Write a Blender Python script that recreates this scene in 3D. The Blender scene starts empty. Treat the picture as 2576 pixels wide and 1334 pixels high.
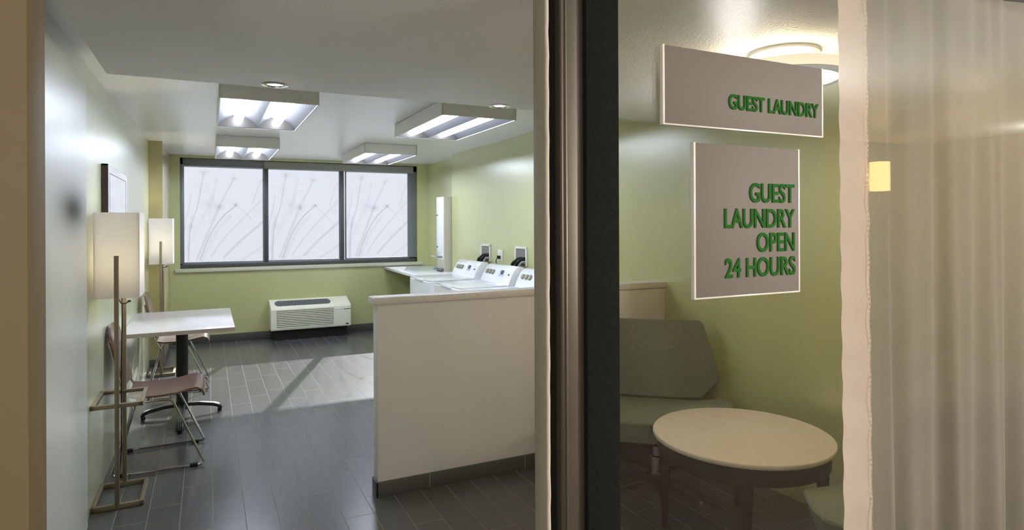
import bpy, bmesh, math, random
from mathutils import Vector, Matrix, Euler
random.seed(7)
PI = math.pi
sc = bpy.context.scene
col = sc.collection

# ------------------------------------------------------------------ camera
YAW, F_PX, V0, ROLL = 0.4548, 1562.5, 563.5, -0.0044
cam_d = bpy.data.cameras.new('camera')
cam_d.sensor_width = 36.0
cam_d.lens = 36.0 * F_PX / 2576.0
cam_d.shift_y = -(667.0 - V0) / 2576.0
cam_d.clip_start = 0.05
cam = bpy.data.objects.new('camera', cam_d)
col.objects.link(cam)
cam.location = (0, 0, 1.5)
cam.rotation_euler = (Matrix.Rotation(-YAW, 4, 'Z') @ Matrix.Rotation(PI/2, 4, 'X') @ Matrix.Rotation(ROLL, 4, 'Z')).to_euler()
sc.camera = cam

# ------------------------------------------------------------------ exposure
sc.view_settings.view_transform = 'Standard'
sc.view_settings.look = 'None'
sc.view_settings.exposure = 1.0
sc.view_settings.gamma = 1.0
sc.view_settings.use_curve_mapping = False

# ------------------------------------------------------------------ sky and sun
world = bpy.data.worlds.new('sky')
sc.world = world
world.use_nodes = True
wn = world.node_tree.nodes
wn['Background'].inputs[0].default_value = (0.86, 0.93, 1.0, 1)
wn['Background'].inputs[1].default_value = 0.66
sun_d = bpy.data.lights.new('sun', 'SUN')
sun_d.energy = 30.0
sun_d.angle = math.radians(0.6)
sun_d.color = (1.0, 0.97, 0.93)
sun = bpy.data.objects.new('sun', sun_d)
col.objects.link(sun)
sun.rotation_euler = Vector((-0.357, -1.0, -0.638)).to_track_quat('-Z', 'Y').to_euler()

# fixtureless fill points added in the corridor; the last also mirrors in the glass
for nm_, loc_, e_ in (('corridor_lamp_fill', (-0.6, -1.1, 1.8), 38), ('corridor_lamp_fill', (3.2, -1.1, 1.75), 128), ('corridor_lamp_fill', (7.15, -0.95, 2.3), 30)):
    cl = bpy.data.lights.new(nm_, 'POINT'); cl.shadow_soft_size = 0.08; cl.energy = e_; cl.color = (1.0, 0.98, 0.96)
    clo = bpy.data.objects.new(nm_, cl); col.objects.link(clo); clo.location = loc_

# ================================================================== helpers
def lin(c):
    def f(v):
        v /= 255.0
        return v/12.92 if v <= 0.04045 else ((v+0.055)/1.055)**2.4
    return (f(c[0]), f(c[1]), f(c[2]), 1.0)

def mat(name, c, rough=0.5, metal=0.0, spec=0.5, noise=None, bump=None, emit=None, estr=0.0, coat=0.0, coat_rough=0.03, coat_ior=1.5):
    """procedural principled material; noise=(scale, amount) varies the colour, bump=(scale, strength)"""
    m = bpy.data.materials.new(name); m.use_nodes = True
    nt = m.node_tree; b = nt.nodes['Principled BSDF']
    b.inputs['Base Color'].default_value = lin(c)
    b.inputs['Roughness'].default_value = rough
    b.inputs['Metallic'].default_value = metal
    b.inputs['Specular IOR Level'].default_value = spec
    b.inputs['Coat Weight'].default_value = coat
    b.inputs['Coat Roughness'].default_value = coat_rough
    b.inputs['Coat IOR'].default_value = coat_ior
    tc = None
    if noise or bump:
        tc = nt.nodes.new('ShaderNodeTexCoord')
    if noise:
        n = nt.nodes.new('ShaderNodeTexNoise'); n.inputs['Scale'].default_value = noise[0]; n.inputs['Detail'].default_value = 4
        nt.links.new(tc.outputs['Object'], n.inputs['Vector'])
        r = nt.nodes.new('ShaderNodeMapRange')
        r.inputs['From Min'].default_value = 0.25; r.inputs['From Max'].default_value = 0.75
        r.inputs['To Min'].default_value = 1-noise[1]; r.inputs['To Max'].default_value = 1+noise[1]
        nt.links.new(n.outputs['Fac'], r.inputs['Value'])
        x = nt.nodes.new('ShaderNodeVectorMath'); x.operation = 'SCALE'
        x.inputs[0].default_value = lin(c)[:3]
        nt.links.new(r.outputs['Result'], x.inputs['Scale'])
        nt.links.new(x.outputs['Vector'], b.inputs['Base Color'])
    if bump:
        n2 = nt.nodes.new('ShaderNodeTexNoise'); n2.inputs['Scale'].default_value = bump[0]; n2.inputs['Detail'].default_value = 3
        nt.links.new(tc.outputs['Object'], n2.inputs['Vector'])
        bp = nt.nodes.new('ShaderNodeBump'); bp.inputs['Strength'].default_value = bump[1]; bp.inputs['Distance'].default_value = 0.01
        nt.links.new(n2.outputs['Fac'], bp.inputs['Height'])
        nt.links.new(bp.outputs['Normal'], b.inputs['Normal'])
    if emit:
        b.inputs['Emission Color'].default_value = lin(emit); b.inputs['Emission Strength'].default_value = estr
    return m

class MB:
    """collects shapes into one mesh"""
    def __init__(self): self.bm = bmesh.new()
    def _merge(self, tmp):
        me = bpy.data.meshes.new('tmp'); tmp.to_mesh(me); tmp.free()
        self.bm.from_mesh(me); bpy.data.meshes.remove(me)
    def box(self, x0, x1, y0, y1, z0, z1, bev=0.0, seg=2, M=None):
        t = bmesh.new(); bmesh.ops.create_cube(t, size=1)
        for v in t.verts:
            v.co = Vector(((x0+x1)/2+v.co.x*(x1-x0), (y0+y1)/2+v.co.y*(y1-y0), (z0+z1)/2+v.co.z*(z1-z0)))
        if bev > 0:
            bmesh.ops.bevel(t, geom=list(t.edges), offset=bev, segments=seg, profile=0.5, affect='EDGES', clamp_overlap=True)
        if M: bmesh.ops.transform(t, matrix=M, verts=t.verts)
        self._merge(t); return self
    def prism(self, pts, axis, a, b, bev=0.0, seg=2, M=None):
        """extrude a 2D outline along axis 'x','y','z' from a to b; outline in the other two axes, in order"""
        t = bmesh.new()
        def P(p, h):
            return {'x': (h, p[0], p[1]), 'y': (p[0], h, p[1]), 'z': (p[0], p[1], h)}[axis]
        A = [t.verts.new(P(p, a)) for p in pts]; B = [t.verts.new(P(p, b)) for p in pts]
        n = len(pts)
        t.faces.new(A); t.faces.new(list(reversed(B)))
        for i in range(n):
            t.faces.new((A[i], B[i], B[(i+1) % n], A[(i+1) % n]))
        bmesh.ops.recalc_face_normals(t, faces=list(t.faces))
        if bev > 0:
            bmesh.ops.bevel(t, geom=list(t.edges), offset=bev, segments=seg, profile=0.5, affect='EDGES', clamp_overlap=True)
        if M: bmesh.ops.transform(t, matrix=M, verts=t.verts)
        self._merge(t); return self
    def tube(self, path, r, seg=10, cap=True, closed=False):
        t = bmesh.new(); path = [Vector(p) for p in path]; n = len(path)
        rr = r if isinstance(r, (list, tuple)) else [r]*n
        rings = []; ref = None
        for i, p in enumerate(path):
            if closed: d = path[(i+1) % n]-path[i-1]
            else: d = path[min(i+1, n-1)]-path[max(i-1, 0)]
            d.normalize()
            if ref is None:
                ref = d.orthogonal().normalized()
            else:
                ref = (ref - d*ref.dot(d)).normalized()
            bi = d.cross(ref)
            rings.append([t.verts.new(p+(ref*math.cos(2*PI*k/seg)+bi*math.sin(2*PI*k/seg))*rr[i]) for k in range(seg)])
        m = n if closed else n-1
        for i in range(m):
            a, b = rings[i], rings[(i+1) % n]
            for k in range(seg):
                t.faces.new((a[k], a[(k+1) % seg], b[(k+1) % seg], b[k]))
        if cap and not closed:
            t.faces.new(list(reversed(rings[0]))); t.faces.new(rings[-1])
        bmesh.ops.recalc_face_normals(t, faces=list(t.faces))
        self._merge(t); return self
    def lathe(self, prof, cx=0, cy=0, seg=48, M=None, closed=False):
        """prof: (r, z) points"""
        t = bmesh.new(); rings = []
        for r, z in prof:
            if r < 1e-6: rings.append([t.verts.new((cx, cy, z))])
            else: rings.append([t.verts.new((cx+r*math.cos(2*PI*k/seg), cy+r*math.sin(2*PI*k/seg), z)) for k in range(seg)])
        n = len(rings)
        for i in range(n if closed else n-1):
            a, b = rings[i], rings[(i+1) % n]
            for k in range(seg):
                k2 = (k+1) % seg
                if len(a) == 1 and len(b) == 1: continue
                if len(a) == 1: t.faces.new((a[0], b[k], b[k2]))
                elif len(b) == 1: t.faces.new((a[k], b[0], a[k2]))
                else: t.faces.new((a[k], b[k], b[k2], a[k2]))
        bmesh.ops.recalc_face_normals(t, faces=list(t.faces))
        if M: bmesh.ops.transform(t, matrix=M, verts=t.verts)
        self._merge(t); return self
    def grid(self, fn, nu, nv, thick=0.0):
        """fn(i/nu, j/nv) -> point; optional thickness along the surface normal"""
        t = bmesh.new()
        V = [[t.verts.new(fn(i/nu, j/nv)) for j in range(nv+1)] for i in range(nu+1)]
        for i in range(nu):
            for j in range(nv):
                t.faces.new((V[i][j], V[i+1][j], V[i+1][j+1], V[i][j+1]))
        t.normal_update()
        if thick:
            bmesh.ops.solidify(t, geom=list(t.faces), thickness=thick)
        self._merge(t); return self
    def build(self, name, m, parent=None, smooth=True, loc=None, origin=None):
        """origin: world point that becomes the mesh's own origin (for an unparented thing)"""
        if origin is not None:
            bmesh.ops.translate(self.bm, vec=-Vector(origin), verts=self.bm.verts)
        me = bpy.data.meshes.new(name); self.bm.to_mesh(me); self.bm.free()
        me.materials.append(m)
        if smooth:
            me.polygons.foreach_set('use_smooth', [True]*len(me.polygons))
            try: me.set_sharp_from_angle(angle=math.radians(35))
            except Exception: pass
        o = bpy.data.objects.new(name, me); col.objects.link(o)
        if parent: o.parent = parent
        if origin is not None: o.location = origin
        if loc is not None: o.location = loc
        return o

def tag(o, label, cat, group=None):
    o['label'] = label; o['category'] = cat
    if group: o['group'] = group
    return o
def thing(name, label, cat, loc=(0, 0, 0), rz=0.0, group=None):
    o = bpy.data.objects.new(name, None); col.objects.link(o)
    o.empty_display_size = 0.1
    o.location = loc; o.rotation_euler = (0, 0, rz)
    return tag(o, label, cat, group)
def struct(o, label=None):
    o['kind'] = 'structure'
    if label: o['label'] = label
    return o
def children(o): return [c for c in bpy.data.objects if c.parent == o]
def copy_tree(o, parent=None):
    c = o.copy(); col.objects.link(c)
    if parent: c.parent = parent
    for ch in children(o): copy_tree(ch, c)
    return c
def fillet(pts, r, n=6):
    """round the inner corners of a polyline"""
    pts = [Vector(p) for p in pts]; out = [pts[0]]
    for i in range(1, len(pts)-1):
        a, b, c = pts[i-1], pts[i], pts[i+1]
        d1 = (a-b).normalized(); d2 = (c-b).normalized()
        q1 = b+d1*r; q2 = b+d2*r
        for k in range(n+1):
            t = k/n
            out.append(q1*(1-t)**2+b*2*t*(1-t)+q2*t*t)
    out.append(pts[-1]); return out

# ================================================================== materials
M = {}
M['wall'] = mat('green_wall_paint', (191, 194, 133), 0.30, spec=1.0, noise=(1.5, 0.012), bump=(220, 0.03), coat=1.0, coat_rough=0.26, coat_ior=1.9)
M['wall_plain'] = mat('grey_beige_wall_paint', (208, 205, 198), 0.45, spec=0.4, noise=(2, 0.02), bump=(220, 0.05))
M['tan'] = mat('tan_corridor_paint', (104, 90, 62), 0.6, spec=0.3, noise=(2, 0.02))
M['ceiling'] = mat('white_ceiling_paint', (240, 240, 240), 0.32, spec=0.8, noise=(2, 0.012))
M['soffit'] = mat('textured_ceiling_paint', (244, 243, 240), 0.7, spec=0.2, bump=(90, 0.5))
M['white'] = mat('white_painted_metal', (225, 225, 220), 0.4)
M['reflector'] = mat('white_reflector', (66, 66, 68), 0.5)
M['appliance'] = mat('white_enamel', (232, 234, 236), 0.18, spec=0.5, coat=0.3)
M['trimw'] = mat('cream_painted_sill', (206, 206, 186), 0.45)
M['alu'] = mat('grey_anodised_aluminium', (122, 126, 130), 0.4, metal=0.2)
M['alud'] = mat('dark_aluminium', (80, 83, 84), 0.45, metal=0.2)
M['bronze'] = mat('bronze_door_stile', (112, 104, 92), 0.38, metal=0.7, noise=(3, 0.06))
M['black'] = mat('black_felt_stile', (30, 30, 26), 0.9, spec=0.05, noise=(180, 0.25))
M['blackmetal'] = mat('black_powder_coat', (30, 31, 30), 0.4)
M['rubber'] = mat('black_rubber', (22, 22, 22), 0.7)
M['chrome'] = mat('chrome', (200, 200, 200), 0.12, metal=1.0)
M['nickel'] = mat('brushed_champagne_metal', (150, 138, 116), 0.42, metal=0.75)
M['plywood'] = mat('mauve_brown_plywood', (116, 90, 82), 0.32, noise=(12, 0.10), coat=0.3)
M['laminate'] = mat('white_laminate', (230, 224, 222), 0.15, noise=(40, 0.02))
M['lamedge'] = mat('beige_laminate_edge', (176, 164, 150), 0.5)
M['speckle'] = mat('speckled_stone_cap', (210, 203, 196), 0.4, noise=(160, 0.16))
M['stone'] = mat('pale_stone_top', (206, 194, 176), 0.4, noise=(14, 0.04))
M['darkwood'] = mat('dark_stained_wood', (30, 28, 24), 0.55, spec=0.2, noise=(20, 0.2))
M['fabric'] = mat('grey_green_weave', (114, 120, 108), 0.9, spec=0.2, noise=(140, 0.16), bump=(260, 0.4))
M['fabric2'] = mat('sage_seat_weave', (122, 132, 114), 0.9, spec=0.2, noise=(140, 0.14), bump=(260, 0.4))
M['ptac'] = mat('cream_plastic', (238, 236, 216), 0.45)
M['grille'] = mat('dark_grille', (70, 70, 66), 0.6)
M['kick'] = mat('black_kick_panel', (30, 30, 28), 0.7)
M['greytile'] = mat('grey_tile_base', (78, 78, 72), 0.4, noise=(30, 0.08))
M['plate'] = mat('light_switch_plastic', (222, 222, 214), 0.4)
M['knob'] = mat('grey_green_dial', (140, 140, 120), 0.4)
M['print_grey'] = mat('grey_print', (110, 112, 124), 0.5)
M['green'] = mat('green_sign_lettering', (44, 98, 36), 0.85, spec=0.08)
M['acrylic'] = mat('frosted_sign_acrylic', (124, 114, 104), 0.6, spec=0.2, noise=(6, 0.02))
M['edge'] = mat('polished_sign_edge', (226, 218, 204), 0.15)
M['print_sheen'] = mat('print_face_white_sheen', (226, 226, 222), 0.08, coat=1.0)  # white reflection put into the colour of the picture face
M['frameblk'] = mat('dark_brown_frame', (58, 48, 44), 0.35)
M['hose'] = mat('black_ribbed_hose', (24, 24, 24), 0.5)
M['hosegrey'] = mat('grey_drain_hose', (150, 150, 148), 0.45)
M['boxgrey'] = mat('grey_recess', (128, 124, 114), 0.6, noise=(60, 0.08))
M['asphalt'] = mat('outside_paving', (150, 150, 150), 0.9)
M['render_wall'] = mat('outside_render', (235, 236, 240), 0.9)
M['winglass_dark'] = mat('outside_window', (120, 126, 136), 0.3)
M['cfloor'] = mat('corridor_carpet', (92, 80, 64), 0.95, noise=(80, 0.2))

def emission_mat(name, c, s):
    m = bpy.data.materials.new(name); m.use_nodes = True; nt = m.node_tree
    nt.nodes.clear()
    o = nt.nodes.new('ShaderNodeOutputMaterial'); e = nt.nodes.new('ShaderNodeEmission')
    e.inputs[0].default_value = lin(c); e.inputs[1].default_value = s
    nt.links.new(e.outputs[0], o.inputs[0]); return m
M['tube'] = emission_mat('fluorescent_tube', (226, 236, 255), 17.0)
M['down'] = emission_mat('downlight_lens', (255, 248, 236), 3.0)
M['drumglow'] = emission_mat('drum_diffuser', (255, 226, 182), 12.0)
M['drumside'] = emission_mat('drum_glass_side', (255, 222, 182), 0.6)
M['sconceglow'] = emission_mat('sconce_glass', (255, 206, 128), 5.5)

def shader(name):
    m = bpy.data.materials.new(name); m.use_nodes = True; nt = m.node_tree; nt.nodes.clear()
    return m, nt, nt.nodes.new, nt.links.new

# translucent lamp shade fabric
m, nt, N, L = shader('lamp_shade_fabric')
o = N('ShaderNodeOutputMaterial'); d = N('ShaderNodeBsdfDiffuse'); t = N('ShaderNodeBsdfTranslucent'); x = N('ShaderNodeMixShader')
d.inputs[0].default_value = lin((236, 233, 238)); t.inputs[0].default_value = lin((244, 243, 240)); x.inputs[0].default_value = 0.40
L(d.outputs[0], x.inputs[1]); L(t.outputs[0], x.inputs[2]); L(x.outputs[0], o.inputs[0]); M['shade'] = m

# frosted window film: partly clear, partly scattering
m, nt, N, L = shader('frosted_window_film')
o = N('ShaderNodeOutputMaterial'); t = N('ShaderNodeBsdfTranslucent'); tr = N('ShaderNodeBsdfTransparent'); x = N('ShaderNodeMixShader')
t.inputs[0].default_value = lin((83, 85, 89)); tr.inputs[0].default_value = (0.95, 0.97, 1.0, 1); x.inputs[0].default_value = 0.30
L(t.outputs[0], x.inputs[1]); L(tr.outputs[0], x.inputs[2]); L(x.outputs[0], o.inputs[0]); M['film'] = m

# soft-edged print on the film; the 'print' attribute is the ink density
m, nt, N, L = shader('grass_print_ink')
o = N('ShaderNodeOutputMaterial'); d = N('ShaderNodeBsdfTranslucent'); tr = N('ShaderNodeBsdfTransparent'); x = N('ShaderNodeMixShader')
a = N('ShaderNodeAttribute'); a.attribute_name = 'print'
d.inputs[0].default_value = lin((96, 98, 112))
L(a.outputs['Fac'], x.inputs[0]); L(tr.outputs[0], x.inputs[1]); L(d.outputs[0], x.inputs[2]); L(x.outputs[0], o.inputs[0]); M['ink'] = m

# clear glass: thin, reflecting by angle
def glass(name, tint, ior=1.45):
    m, nt, N, L = shader(name)
    o = N('ShaderNodeOutputMaterial'); g = N('ShaderNodeBsdfGlossy'); tr = N('ShaderNodeBsdfTransparent'); x = N('ShaderNodeMixShader'); f = N('ShaderNodeFresnel')
    f.inputs[0].default_value = ior; g.inputs['Roughness'].default_value = 0.0
    tr.inputs[0].default_value = tint
    ge = N('ShaderNodeNewGeometry'); mr = N('ShaderNodeMapRange')   # same reflectance from either side of the pane
    mr.inputs['To Min'].default_value = ior; mr.inputs['To Max'].default_value = 1/ior
    L(ge.outputs['Backfacing'], mr.inputs['Value']); L(mr.outputs['Result'], f.inputs[0])
    L(f.outputs[0], x.inputs[0]); L(tr.outputs[0], x.inputs[1]); L(g.outputs[0], x.inputs[2]); L(x.outputs[0], o.inputs[0]); return m
M['glass'] = glass('side_panel_glass', (0.90, 0.90, 0.87, 1))
M['shelfglass'] = glass('shelf_glass', (0.9, 0.93, 0.92, 1))

# sheer curtain
def sheer(name, c, clear, tl=0.5):
    m, nt, N, L = shader(name)
    o = N('ShaderNodeOutputMaterial'); d = N('ShaderNodeBsdfDiffuse'); t = N('ShaderNodeBsdfTranslucent'); tr = N('ShaderNodeBsdfTransparent')
    x = N('ShaderNodeMixShader'); y = N('ShaderNodeMixShader')
    d.inputs[0].default_value = lin(c); t.inputs[0].default_value = lin(c); x.inputs[0].default_value = tl
    L(d.outputs[0], x.inputs[1]); L(t.outputs[0], x.inputs[2])
    lw = N('ShaderNodeLayerWeight'); lw.inputs[0].default_value = 0.35
    mr = N('ShaderNodeMapRange'); mr.inputs['To Min'].default_value = clear; mr.inputs['To Max'].default_value = clear*0.25
    L(lw.outputs['Facing'], mr.inputs['Value']); L(mr.outputs['Result'], y.inputs[0])
    L(x.outputs[0], y.inputs[1]); L(tr.outputs[0], y.inputs[2]); L(y.outputs[0], o.inputs[0]); return m
M['sheer'] = sheer('sheer_curtain_voile', (180, 171, 164), 0.27, 0.35)
M['hem'] = sheer('sheer_curtain_doubled', (244, 224, 214), 0.03, 0.25)

# grey plank tile: courses run along y, 0.1505 wide, 0.61 long, thirds offset
m, nt, N, L = shader('grey_plank_tile')
o = N('ShaderNodeOutputMaterial'); b = N('ShaderNodeBsdfPrincipled'); tc = N('ShaderNodeTexCoord'); sep = N('ShaderNodeSeparateXYZ')
L(tc.outputs['Object'], sep.inputs[0])
def math_node(op, a=None, b_=None, va=0.0, vb=0.0):
    n = N('ShaderNodeMath'); n.operation = op
    if a is not None: L(a, n.inputs[0])
    else: n.inputs[0].default_value = va
    if b_ is not None: L(b_, n.inputs[1])
    else: n.inputs[1].default_value = vb
    return n.outputs[0]
W_, LEN = 0.1505, 0.61
u = math_node('DIVIDE', math_node('SUBTRACT', sep.outputs['X'], vb=0.0154), vb=W_)
row = math_node('FLOOR', u)
off = math_node('MULTIPLY', math_node('MODULO', math_node('ADD', math_node('MULTIPLY', row, vb=2.0), vb=300.0), vb=3.0), vb=1/3.0)
jit = math_node('MULTIPLY', math_node('FRACT', math_node('MULTIPLY', math_node('SINE', math_node('MULTIPLY', row, vb=12.9)), vb=43.7)), vb=0.12)
v = math_node('ADD', math_node('ADD', math_node('DIVIDE', sep.outputs['Y'], vb=LEN), off), jit)
fu = math_node('FRACT', u); fv = math_node('FRACT', v)
du = math_node('MULTIPLY', math_node('MINIMUM', fu, math_node('SUBTRACT', None, fu, va=1.0)), vb=W_)
dv = math_node('MULTIPLY', math_node('MINIMUM', fv, math_node('SUBTRACT', None, fv, va=1.0)), vb=LEN)
dist = math_node('MINIMUM', du, dv)
grout = N('ShaderNodeMapRange'); L(dist, grout.inputs['Value'])
grout.inputs['From Min'].default_value = 0.0011; grout.inputs['From Max'].default_value = 0.0020
grout.inputs['To Min'].default_value = 1.0; grout.inputs['To Max'].default_value = 0.0
cmb = N('ShaderNodeCombineXYZ'); L(row, cmb.inputs[0]); L(math_node('FLOOR', v), cmb.inputs[1])
wn_ = N('ShaderNodeTexWhiteNoise'); wn_.noise_dimensions = '2D'; L(cmb.outputs[0], wn_.inputs['Vector'])
streak = N('ShaderNodeTexNoise'); mp = N('ShaderNodeMapping'); mp.inputs['Scale'].default_value = (30, 2.5, 1)
L(tc.outputs['Object'], mp.inputs[0]); L(mp.outputs[0], streak.inputs['Vector']); streak.inputs['Scale'].default_value = 1.0; streak.inputs['Detail'].default_value = 5
bright = math_node('ADD', math_node('MULTIPLY', wn_.outputs['Value'], vb=0.12), math_node('MULTIPLY', streak.outputs['Fac'], vb=0.25))
bright = math_node('ADD', bright, vb=0.82)
sc_ = N('ShaderNodeVectorMath'); sc_.operation = 'SCALE'; sc_.inputs[0].default_value = lin((84, 84, 83))[:3]; L(bright, sc_.inputs['Scale'])
mix = N('ShaderNodeMix'); mix.data_type = 'RGBA'; L(grout.outputs['Result'], mix.inputs[0]); L(sc_.outputs[0], mix.inputs[6]); mix.inputs[7].default_value = lin((124, 122, 112))
L(mix.outputs[2], b.inputs['Base Color'])
rg = N('ShaderNodeMapRange'); L(grout.outputs['Result'], rg.inputs['Value']); rg.inputs['To Min'].default_value = 0.24; rg.inputs['To Max'].default_value = 0.8
L(rg.outputs['Result'], b.inputs['Roughness'])
bp_ = N('ShaderNodeBump'); bp_.inputs['Strength'].default_value = 0.5; bp_.inputs['Distance'].default_value = 0.002; bp_.invert = True
L(grout.outputs['Result'], bp_.inputs['Height']); L(bp_.outputs[0], b.inputs['Normal'])
b.inputs['Specular IOR Level'].default_value = 0.5
L(b.outputs[0], o.inputs[0]); M['floor'] = m

# left wall paint with one soft round shadow blur painted into the colour
def shadow_blur_wall():
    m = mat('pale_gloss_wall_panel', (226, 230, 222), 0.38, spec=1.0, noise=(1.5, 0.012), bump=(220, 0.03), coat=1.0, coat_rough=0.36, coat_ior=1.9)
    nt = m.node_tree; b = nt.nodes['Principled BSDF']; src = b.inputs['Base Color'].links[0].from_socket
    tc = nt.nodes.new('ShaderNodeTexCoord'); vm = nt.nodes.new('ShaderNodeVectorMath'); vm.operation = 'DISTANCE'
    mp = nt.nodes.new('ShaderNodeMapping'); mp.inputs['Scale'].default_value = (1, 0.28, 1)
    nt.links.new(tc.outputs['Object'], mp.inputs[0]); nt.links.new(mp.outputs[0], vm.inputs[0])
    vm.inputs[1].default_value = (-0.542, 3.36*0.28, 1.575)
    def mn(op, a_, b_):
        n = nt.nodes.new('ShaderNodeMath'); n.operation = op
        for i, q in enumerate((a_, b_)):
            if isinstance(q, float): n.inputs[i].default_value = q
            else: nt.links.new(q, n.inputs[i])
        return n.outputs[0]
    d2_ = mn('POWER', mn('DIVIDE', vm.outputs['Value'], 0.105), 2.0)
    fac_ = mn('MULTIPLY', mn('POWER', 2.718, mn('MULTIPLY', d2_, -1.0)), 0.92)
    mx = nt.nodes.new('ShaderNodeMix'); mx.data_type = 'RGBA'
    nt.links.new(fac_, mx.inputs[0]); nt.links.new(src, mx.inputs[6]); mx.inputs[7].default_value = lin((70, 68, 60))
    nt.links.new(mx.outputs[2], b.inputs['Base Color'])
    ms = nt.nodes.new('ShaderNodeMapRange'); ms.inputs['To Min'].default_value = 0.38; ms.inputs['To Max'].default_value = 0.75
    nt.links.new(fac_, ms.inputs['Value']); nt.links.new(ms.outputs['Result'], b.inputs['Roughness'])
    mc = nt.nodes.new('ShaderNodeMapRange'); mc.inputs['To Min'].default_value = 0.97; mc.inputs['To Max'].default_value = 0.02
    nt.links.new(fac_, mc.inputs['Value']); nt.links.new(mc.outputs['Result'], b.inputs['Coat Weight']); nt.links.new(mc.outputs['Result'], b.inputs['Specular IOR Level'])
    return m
M['wall_shadow_blur'] = shadow_blur_wall()

# ================================================================== dimensions
XL, XLN = -0.558, -0.543           # left wall, and its slightly proud near stretch
YB = 8.82                          # back wall
ZC, ZS = 2.385, 2.20               # high ceiling, low soffit
YS = 3.393                         # soffit edge and half wall face
XR0, XR1, YSTEP, XRR = 2.86, 2.78, 7.42, 2.93   # right wall (tapers), step, recess
YG = 1.0                           # storefront

# ================================================================== setting
struct(MB().box(-2.6, 7.8, 0.9, 9.0, -0.1, 0).build('floor', M['floor'], smooth=False))
struct(MB().box(-2.6, 7.8, -2.8, 0.9, -0.1, 0).build('floor_corridor', M['cfloor'], smooth=False))
# high ceiling: a shallow dip along the left wall
struct(MB().box(0.05, 3.15, 2.7, 9.0, ZC, ZC+0.1).build('ceiling', M['ceiling'], smooth=False))
def cove(a_, c_):
    x = XL-.05+(0.05-XL+.05)*a_; y = 2.7+6.3*c_
    low = .085*max(0, 1-(y-2.7)/4.6); q = 1-a_; q = q*q*(3-2*q)
    return (x, y, ZC-low*q)
cb = MB(); cb.grid(cove, 16, 20)
struct(cb.build('ceiling_left', M['ceiling']))
struct(MB().box(-0.42, 3.1, YG, YS, ZS, ZC+0.3, 0.004).build('ceiling_soffit', M['soffit']))
struct(MB().box(XL-0.05, -0.42, YG, 2.9, 2.302, 2.6).build('ceiling_cove', M['ceiling']))
# walls
M['wall_left'] = mat('green_paint_with_sheen', (206, 210, 176), 0.34, spec=1.0, noise=(1.5, 0.012), bump=(220, 0.03), coat=1.0, coat_rough=0.32, coat_ior=1.9)  # wall green made paler: window sheen put into the colour
struct(MB().box(XL-0.2, XL, 3.7, YB+0.2, 0, 2.6).build('wall_left', M['wall_left'], smooth=False))
struct(MB().box(XLN-0.2, XLN, YG, 3.70, 0, 2.6, 0.002).build('wall_left_panel', M['wall_shadow_blur'], smooth=False))
XP, YP = -0.43, 7.47
struct(MB().box(XL-0.01, XP, YP, YB+0.05, 0, 2.6).build('wall_pilaster', mat('shaded_green_paint', (160, 150, 98), 0.32, spec=0.8, noise=(1.5, 0.012), coat=1.0, coat_rough=0.3, coat_ior=1.7), smooth=False))  # wall green turned olive: shade and warm lamplight put into the colour
wx0, wx1, wz0, wz1 = -0.317, 2.76, 0.955, 2.352
struct(MB().box(XL-0.2, wx0, YB, YB+0.2, 0, 2.6).box(wx1, XRR+0.2, YB, YB+0.2, 0, 2.6)
       .box(wx0, wx1, YB, YB+0.2, 0, wz0).box(wx0, wx1, YB, YB+0.2, wz1, 2.6).build('wall_back', M['wall'], smooth=False))
struct(MB().prism([(XR0, YG), (XR1, YSTEP), (XRR, YSTEP), (XRR, YB+0.2), (XRR+0.25, YB+0.2), (XRR+0.25, YG)], 'z', 0, 2.6).build('wall_right', M['wall'], smooth=False))
# tan corridor side
struct(MB().box(-2.4, -0.191, YG-0.09, YG, 0, 2.6, 0.004).build('wall_front', M['tan']))
struct(MB().box(XR0, 7.6, YG-0.02, YG+0.12, 0, 2.6).box(-0.191, XR0, YG-0.02, YG+0.12, ZS, 2.6).build('wall_front_right', M['tan'], smooth=False))
struct(MB().box(-2.4, 7.6, -2.70, -2.55, 0, 2.6).build('wall_corridor', M['tan'], smooth=False))
struct(MB().box(-2.55, -2.4, -2.70, YG+0.12, 0, 2.6).build('wall_corridor_left', M['tan'], smooth=False))
struct(MB().box(7.6, 7.75, -2.70, YG+0.12, 0, 2.6).build('wall_corridor_right', M['tan'], smooth=False))
struct(MB().box(-2.55, 7.75, -2.70, YG+0.1, 2.42, 2.6).build('ceiling_corridor', M['ceiling'], smooth=False))
# half wall with stone cap and tile base
hw = MB().box(0.8325, 2.842, YS, YS+0.094, 0, 1.062, 0.003).build('wall_half', M['wall_plain'])
struct(hw)
MB().box(0.807, 2.842, YS-0.014, YS+0.108, 1.058, 1.097, 0.004).build('cap', M['speckle'], hw)['label'] = 'speckled stone cap on the half wall'
hb = MB()
hb.box(0.822, 2.838, YS-0.011, YS, 0, 0.084, 0.003).box(0.822, 0.8325, YS-0.011, YS+0.094, 0, 0.084, 0.003)
struct(hb.build('baseboard_half_wall', M['greytile']))
g = MB()
for x in (1.126, 1.735, 2.344): g.box(x-0.0015, x+0.0015, YS-0.0118, YS-0.008, 0.001, 0.083)
struct(g.build('baseboard_joints', mat('pale_grout', (150, 148, 136), 0.8)))
struct(MB().box(XP, 1.96+0.9, YB-0.012, YB, 0, 0.098, 0.003).build('baseboard_back', M['greytile']))
struct(MB().box(XL, XP+0.011, YP-0.011, YP, 0, 0.098, 0.003).box(XP, XP+0.011, YP, YB, 0, 0.098, 0.003).build('baseboard_pilaster', M['greytile']))

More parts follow.
